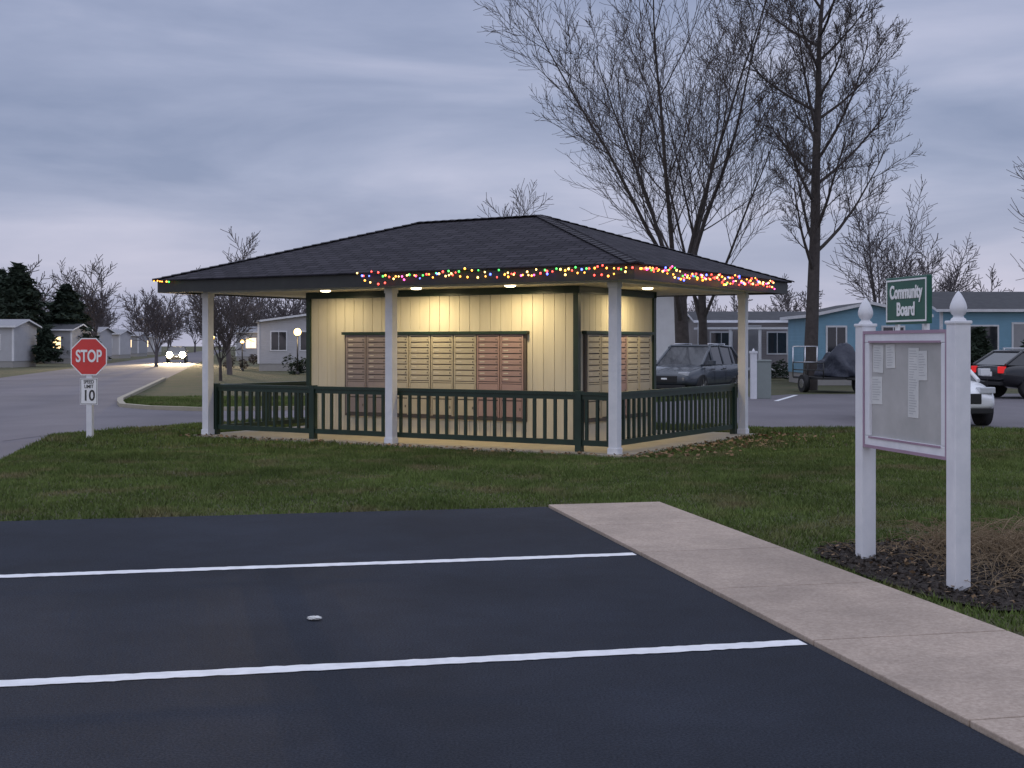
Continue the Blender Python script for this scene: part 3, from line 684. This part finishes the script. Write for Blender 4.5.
# ---------------------------------------------------------------- vehicles
def car(name,loc,heading,paint,kind='suv',L=4.6,W=1.84,H=1.66,headlit=0,taillit=0):
    """local: +x forward"""
    e=empty(name,(loc[0],loc[1],.008),math.atan2(heading[1],heading[0]))
    hl=L/2; w=W/2; zb=.24
    if kind=='suv':
        st=[(-hl,.62,.86,.80),(-hl+.06,.50,.98,.90),(-hl+.5,.32,1.04,1.0),(-.9,.25,1.03,1.0),(.3,.25,1.0,1.0),(1.0,.26,.99,1.0),(hl-.75,.28,.93,.97),(hl-.25,.30,.84,.90),(hl-.03,.40,.70,.78),(hl,.46,.62,.72)]
        gh=[(-hl+.10,1.0,.0),(-hl+.75,1.0,.93),(-.4,1.0,1.03),(.25,1.0,1.0),(1.12,.97,.0)]; 
    else:
        st=[(-hl,.55,.80,.80),(-hl+.06,.45,.92,.88),(-hl+.5,.30,.98,.98),(-.9,.24,.94,1.0),(.3,.24,.92,1.0),(1.0,.24,.90,1.0),(hl-.75,.26,.84,.97),(hl-.25,.28,.74,.90),(hl-.03,.36,.62,.76),(hl,.42,.56,.70)]
        gh=[(-hl+.35,.94,.0),(-hl+1.15,.94,.93),(-.5,.92,1.0),(.05,.91,.98),(1.15,.88,.0)]
    bm_=bmesh.new(); rings=[]
    for (x,z0,z1,wf) in st:
        ww=w*wf; h=z1-z0
        half=[(0,z0),(ww*.80,z0),(ww*.97,z0+.14*h),(ww,z0+.42*h),(ww*.985,z0+.66*h),(ww*.955,z0+.86*h),(ww*.86,z1),(ww*.45,z1+.025),(0,z1+.035)]
        full=half+[(-a,c) for a,c in half[-2:0:-1]]
        rings.append([bm_.verts.new((x,a,c)) for a,c in full])
    for i in range(len(rings)-1):
        n=len(rings[i])
        for j in range(n):
            k=(j+1)%n; bm_.faces.new((rings[i][j],rings[i+1][j],rings[i+1][k],rings[i][k]))
    bm_.faces.new(rings[0]); bm_.faces.new(rings[-1][::-1])
    bmesh.ops.recalc_face_normals(bm_,faces=bm_.faces)
    me=bpy.data.meshes.new('body'); bm_.to_mesh(me); bm_.free()
    for f in me.polygons: f.use_smooth=True
    body=bpy.data.objects.new('body',me); COL.objects.link(body); me.materials.append(paint); me.materials.append(M_black)
    su=body.modifiers.new('s','SUBSURF'); su.levels=2; su.render_levels=2
    ax=(-hl+.92,hl-.88); wr=.345 if kind=='suv' else .32
    cut=MB()
    for a in ax:
        for sg in(-1,1): cut.tube((a,sg*(w-.26),wr),(a,sg*(w+.2),wr),wr+.065,n=28)
    co=cut.build('cut',[M_black])
    bo=body.modifiers.new('b','BOOLEAN'); bo.object=co; bo.operation='DIFFERENCE'; bo.solver='EXACT'
    dg=bpy.context.evaluated_depsgraph_get(); me2=bpy.data.meshes.new_from_object(body.evaluated_get(dg))
    body.modifiers.clear(); body.data=me2; bpy.data.objects.remove(co); body.parent=e
    # greenhouse
    b=MB(); zr_=H
    pr=[]
    for (x,zb_,t) in gh:
        zt=zb_+(zr_-zb_)*t; wi=w*(.93-.20*t) if t>0 else w*.86
        pr.append((x,zb_-.02,zt,w*.90 if 0<t else w*.84,wi*.98))
    for i in range(len(pr)-1):
        a=pr[i];c=pr[i+1]
        if i==0:
            b.poly([(a[0],-a[3],a[2]),(a[0],a[3],a[2]),(c[0],c[4],c[2]-.0),(c[0],-c[4],c[2])],0)
        elif i==len(pr)-2:
            b.poly([(a[0],-a[4],a[2]),(a[0],a[4],a[2]),(c[0],c[3],c[2]),(c[0],-c[3],c[2])],0)
        else:
            b.poly([(a[0],-a[4],a[2]),(a[0],a[4],a[2]),(c[0],c[4],c[2]),(c[0],-c[4],c[2])],1,True)
        for sg in(-1,1):
            b.poly([(a[0],sg*a[3],a[1] if i else a[2]),(c[0],sg*c[3],c[1] if i<len(pr)-2 else c[2]),(c[0],sg*c[4],c[2]),(a[0],sg*a[4],a[2])] if i not in(0,len(pr)-2) else
                   ([(a[0],sg*a[3],a[2]),(c[0],sg*c[3],c[1]),(c[0],sg*c[4],c[2])] if i==0 else [(a[0],sg*a[3],a[1]),(c[0],sg*c[3],c[2]),(a[0],sg*a[4],a[2])]),0)
    b.build('greenhouse_glass',[M_glass,paint],e)
    b=MB()
    for sg in(-1,1):
        P_=[(pr[0][0],sg*pr[0][3],pr[0][2])]+[(k[0],sg*k[4],k[2]) for k in pr[1:-1]]+[(pr[-1][0],sg*pr[-1][3],pr[-1][2])]
        for i in range(len(P_)-1): b.tube(P_[i],P_[i+1],.045,n=8)
        for x in(-.55,.35) if kind!='suv' else (-1.25,-.45,.4):
            b.tube((x,sg*w*.90,1.0),(x-.02,sg*w*.725,H-.02),.035,n=6)
    for k in (1,len(pr)-2):
        b.tube((pr[k][0],-pr[k][4],pr[k][2]),(pr[k][0],pr[k][4],pr[k][2]),.045,n=8)
    b.box(pr[2][0]-.5,pr[-2][0]+.02,-w*.70,w*.70,H-.02,H+.03)
    for sg in(-1,1): b.box(.78,.98,sg*(w+.08)-.09,sg*(w+.08)+.09,.98,1.12)
    b.build('roof_and_pillars',[paint],e,bevel=.01)
    if kind=='suv':
        b=MB()
        for sg in(-1,1): b.tube((-hl+1.0,sg*w*.62,H+.07),(.2,sg*w*.62,H+.07),.018,n=6); b.tube((-hl+1.05,sg*w*.62,H-.03),(-hl+1.05,sg*w*.62,H+.07),.018,n=6); b.tube((.15,sg*w*.62,H),(.15,sg*w*.62,H+.07),.018,n=6)
        b.build('roof_rails',[M_chrome],e)
    # wheels
    b=MB()
    for a in ax:
        for sg in(-1,1):
            yo=sg*(w-.01); yi=sg*(w-.22)
            b.tube((a,yi,wr),(a,yo,wr),wr,n=28,mi=0); b.tube((a,yo,wr),(a,yo+sg*.006,wr),wr*.66,n=24,mi=2)
            for k in range(5):
                q_=k*2*math.pi/5+.3; Mx=Matrix.Translation((a,yo+sg*.012,wr))@Matrix.Rotation(q_,4,'Y')
                b.box(-.03,.03,-.008,.008,.03,wr*.64,1,Mx)
            b.tube((a,yo+sg*.004,wr),(a,yo+sg*.022,wr),.06,n=12,mi=1)
    b.build('wheels',[M_black,M_chrome,M_sgnb],e)
    # lights, grille, bumpers, plates
    b=MB()
    for sg in(-1,1):
        if headlit: b.ball((hl-.02,sg*w*.62,.72),.27,0,14)  # lit headlight as an oversized glowing ball, imitating its glare
        else: b.box(hl-.30,hl-.06,sg*w*.66-.17,sg*w*.66+.13*1,.66,.78,0)
        b.box(-hl-.012,-hl+.14,sg*w*.70-.12,sg*w*.70+.10,.76,.96,1)
    b.box(hl-.06,hl+.012,-.42,.42,.46,.66,2); b.box(hl-.06,hl+.02,-.1,.1,.54,.60,3)
    b.box(hl-.1,hl-.005,-w*.72,w*.72,.27,.38,2); b.box(-hl-.006,-hl+.1,-w*.72,w*.72,.40,.50,2)
    b.box(-hl-.016,-hl+.02,-.26,.26,.66,.80,3)
    hm=emis('headlight_on',(1,.84,.56),headlit,(.8,.8,.8)) if headlit else mat('headlight_lens',(.5,.52,.55),rough=.08,spec=.8)
    tm=emis('taillight',(.8,.02,.02),taillit,(.3,.01,.01)) if taillit else mat('taillight_lens',(.25,.01,.01),rough=.15)
    b.build('lights_and_grille',[hm,tm,M_black,M_sgnw],e,bevel=.02 if not headlit else 0)
    b=MB()
    for sg in(-1,1):
        for x in(-.45,.45,1.25): b.box(x-.004,x+.004,sg*(w+.0005)-.004,sg*(w+.0005)+.004,.42,.95)
        for x in(-.3,.6): b.box(x-.09,x+.09,sg*(w+.012)-.012,sg*(w+.012)+.012,.83,.86)
        b.box(-hl+1.3,hl-1.28,sg*(w-.01)-.012,sg*(w-.01)+.012,.27,.36)
    b.build('door_seams',[M_black],e)
    return e
def paint(name,c,r=.25): 
    m=mat(name,c,tuple(v*1.05 for v in c),rough=r); m.node_tree.nodes['Principled BSDF'].inputs['Coat Weight'].default_value=.6; return m
P_w=paint('white_car_paint',(.70,.71,.73)); P_g=paint('dark_grey_paint',(.055,.065,.08)); P_b=paint('black_car_paint',(.015,.016,.02))
car('parked_suv',(5.75,41.2),(-.52,-.85),P_g,'suv',4.4,1.84,1.56)
car('parked_white_car',(8.5,27.0),(.03,-1),P_w,'sedan',4.3,1.78,1.45)
car('parked_black_car',(16.3,39.5),(.96,.28),P_b,'suv',4.4,1.8,1.42,taillit=.6)
car('oncoming_car',(-30.4,118),(.205,-.978),P_b,'sedan',4.4,1.8,1.45,headlit=120)
for sg in(-1,1):
    l=bpy.data.lights.new('headlight_beam','SPOT'); l.energy=26000; l.spot_size=math.radians(38); l.spot_blend=.8; l.color=(1,.74,.42); l.shadow_soft_size=.12
    o=bpy.data.objects.new('headlight_beam',l); COL.objects.link(o); o.location=(-29.8+sg*.6,115.2,.75); o.rotation_euler=Vector((-.205,.978,.03)).to_track_quat('Z','Y').to_euler()

# covered motorcycle on utility trailer
tr=empty('utility_trailer',(10.85,44.2,0),math.radians(12))
b=MB(); b.box(-.85,.85,-1.2,1.2,.45,.52,0)
for x in(-.85,.85):
    for z in(.75,1.0): b.tube((x,-1.2,z),(x,1.2,z),.02,n=6,mi=0)
    for y in(-1.2,0,1.2): b.tube((x,y,.5),(x,y,1.0),.02,n=6,mi=0)
for z in(.5,1.0,1.55,): b.tube((-.85,1.2,z),(.05,1.2,z),.022,n=6,mi=2)
for x in(-.85,-.4,.05): b.tube((x,1.2,.5),(x,1.2,1.55),.022,n=6,mi=2)
b.tube((0,-1.2,.48),(.0,-2.2,.45),.04,n=6,mi=0)
b.build('frame',[M_sgnb,M_black,M_chrome],tr)
b=MB()
for sg in(-1,1): b.tube((sg*.9,0,.3),(sg*1.08,0,.3),.3,n=20,mi=0); b.tube((sg*1.08,0,.3),(sg*1.09,0,.3),.16,n=14,mi=1)
b.build('wheels',[M_black,M_chrome],tr)
bm_=bmesh.new(); bmesh.ops.create_icosphere(bm_,subdivisions=4,radius=1)
for v in bm_.verts:
    c=v.co; n_=.10*math.sin(c.x*7+c.y*3)+.08*math.sin(c.z*9+c.x*5); 
    hh=.62+.25*math.exp(-((c.y+.45)**2)/.06)-.18*math.exp(-((c.y-.1)**2)/.1)
    v.co=Vector((c.x*.55*(1+n_),c.y*1.15*(1+n_*.5),.56+max(c.z,-.02)*hh*1.45*(1+n_*.6)))
me=bpy.data.meshes.new('motorcycle_cover'); bm_.to_mesh(me); bm_.free()
for f in me.polygons: f.use_smooth=True
me.materials.append(mat('tarp',(.018,.022,.04),(.04,.045,.065),scale=4,rough=.5,bump=.8,bscale=6,bdist=.05)); o=bpy.data.objects.new('motorcycle_cover',me); COL.objects.link(o); o.parent=tr; o.location=(.2,0,0)

# utility pedestals
e=empty('utility_pedestal',(7.15,38.5,0)); b=MB(); b.box(-.09,.09,-.09,.09,0,1.35); b.box(-.11,.11,-.11,.11,1.351,1.42); b.tube((0,0,1.42),(0,0,1.5),.05,.01,8); b.build('post',[M_white],e,bevel=.01)
e=empty('electrical_box',(7.45,38.6,0)); b=MB(); b.prism([(-.22,-.15),(.22,-.15),(.22,.15),(-.22,.15)],0,1.1); b.box(-.24,.24,-.17,.17,1.101,1.16); b.build('cabinet',[mat('cabinet_grey',(.22,.25,.24),rough=.6)],e,bevel=.02)

# ---------------------------------------------------------------- grass blades / leaves
SLABW=[]
Mp=Matrix.Translation(PO)@Matrix.Rotation(AN,4,'Z')
for a in((-8.09,-.17),(.17,-.17),(.17,5.17),(-8.09,5.17)):
    v=Mp@Vector((a[0],a[1],0)); SLABW.append((v.x,v.y))
def grass_pts(n,x0,x1,y0,y1):
    Y=y0+(y1-y0)*RNG.uniform(0,1,n); X=RNG.uniform(x0,x1,n)
    lim=np.abs(X)<Y*.43+1.5
    ok=lim
    for P_ in(LOT,WALK,MAIN,SIDE,MULCH,SLABW): ok&=~inpoly(X,Y,P_)
    return X[ok],Y[ok]
def blades(name,X,Y,h0,h1,wd,m):
    n=len(X); th=RNG.uniform(0,2*np.pi,n)
    # clumpy height: sum of sines gives tufts and thin spots
    cl=.5+.25*np.sin(X*3.1+np.sin(Y*2.3)*1.7)+.25*np.sin(Y*2.7+np.sin(X*1.9)*2.1)
    h=RNG.uniform(h0,h1,n)*(.65+.7*cl); ln=RNG.normal(0,.45,(n,2))*h[:,None]
    B=np.stack([X,Y,np.zeros(n)],1); w_=np.stack([np.cos(th),np.sin(th),np.zeros(n)],1)*wd*RNG.uniform(.6,1.3,n)[:,None]
    T=B+np.stack([ln[:,0],ln[:,1],h],1)
    V=np.stack([B-w_,B+w_,T],1).reshape(-1,3); return np_mesh(name,V,np.arange(3*n).reshape(-1,3),[m])
Xa,Ya=grass_pts(700000,-12,13,6.5,20); blades('lawn_grass',Xa,Ya,.020,.052,.006,M_blade)
Xa,Ya=grass_pts(420000,-16,18,20,40); blades('lawn_grass',Xa,Ya,.03,.07,.011,M_blade)
# leaves
def leaves(name,X,Y,sz,zb):
    n=len(X); C=np.stack([X,Y,np.full(n,zb)+RNG.uniform(0,.02,n)],1); a=RNG.normal(size=(n,3))*[1,1,.25]; a/=np.linalg.norm(a,axis=1)[:,None]; bb=np.cross(a,RNG.normal(size=(n,3))*[.3,.3,1]); bb/=np.linalg.norm(bb,axis=1)[:,None]
    s_=sz*RNG.uniform(.6,1.3,n)[:,None]
    V=np.stack([C-a*s_,C-bb*s_*.6,C+a*s_,C+bb*s_*.6],1).reshape(-1,3); V[:,2]=np.maximum(V[:,2],zb-.005)
    return np_mesh(name,V,np.arange(4*n).reshape(-1,4),[M_leaf])
X_=[];Y_=[]
def loc2w(lx,ly):
    ca,sa=math.cos(AN),math.sin(AN); return PO[0]+lx*ca-ly*sa, PO[1]+lx*sa+ly*ca
lx=RNG.uniform(-8.2,.5,260); ly=-.18-np.abs(RNG.normal(0,.16,260)); a,c=loc2w(lx,ly); X_.append(a);Y_.append(c)
ly=RNG.uniform(-.3,5.5,460); lx=.2+np.abs(RNG.normal(0,.6,460)); a,c=loc2w(lx,ly); X_.append(a);Y_.append(c)
X_=np.concatenate(X_);Y_=np.concatenate(Y_); ok=~inpoly(X_,Y_,LOT)&~inpoly(X_,Y_,WALK)&~inpoly(X_,Y_,SLABW)
leaves('fallen_leaves',X_[ok],Y_[ok],.036,.04)
Xm=RNG.uniform(2.2,6.5,1200);Ym=RNG.uniform(7.6,11.2,1200); ok=inpoly(Xm,Ym,MULCH); leaves('mulch_leaves',Xm[ok],Ym[ok],.022,.03)
# mulch chips
Xm=RNG.uniform(2.2,6.5,16000);Ym=RNG.uniform(7.6,11.2,16000); ok=inpoly(Xm,Ym,MULCH); o=leaves('mulch_chips',Xm[ok],Ym[ok],.02,.024); o.data.materials.clear(); o.data.materials.append(M_mulch)
# dead perennials
def dead_plant(x,y,n,h,spread):
    b_=[]
    R=random.Random(int(x*1000+y*77))
    for i in range(n):
        a=R.random()*6.28; L=h*R.uniform(.5,1.15); pos=Vector((R.gauss(0,spread*.35),R.gauss(0,spread*.35),0)); d=Vector((math.cos(a)*R.uniform(.2,1.0),math.sin(a)*R.uniform(.2,1.0),1)).normalized()
        r=.004
        for k in range(6):
            n2=pos+d*L/6; b_.append((pos[:],n2[:],r,r*.85,4)); 
            if k>1 and R.random()<.5:
                dd=(d+Vector((R.gauss(0,.6),R.gauss(0,.6),R.gauss(0,.3)))).normalized(); b_.append((n2[:],(n2+dd*L*.18)[:],r*.7,.0015,4))
            pos=n2; r*=.85; d=(d+Vector((math.cos(a)*.10,math.sin(a)*.10,-.22))).normalized()
    o=segs_mesh('dead_perennial',b_,[M_straw,M_straw]); o.location=(x,y,.0)
for (x,y,n_,h) in ((3.35,9.9,110,.42),(3.75,9.5,150,.5),(4.05,10.1,140,.45),(3.2,9.2,70,.26),(3.7,8.9,90,.3),(4.3,9.4,120,.45),(2.75,9.95,50,.2),(3.55,10.3,90,.35),(3.1,8.5,40,.2)):
    dead_plant(x,y,n_,h,.5)
# crumpled paper scrap on lot
bm_=bmesh.new(); bmesh.ops.create_icosphere(bm_,subdivisions=3,radius=1)
for v in bm_.verts: v.co=Vector((v.co.x*.042,v.co.y*.028,v.co.z*.012))*random.uniform(.7,1.15)+Vector((0,0,.022))
me=bpy.data.meshes.new('paper_scrap'); bm_.to_mesh(me); bm_.free(); me.materials.append(M_paper); o=bpy.data.objects.new('paper_scrap',me); COL.objects.link(o); o.location=(-1.14,7.5,.004)
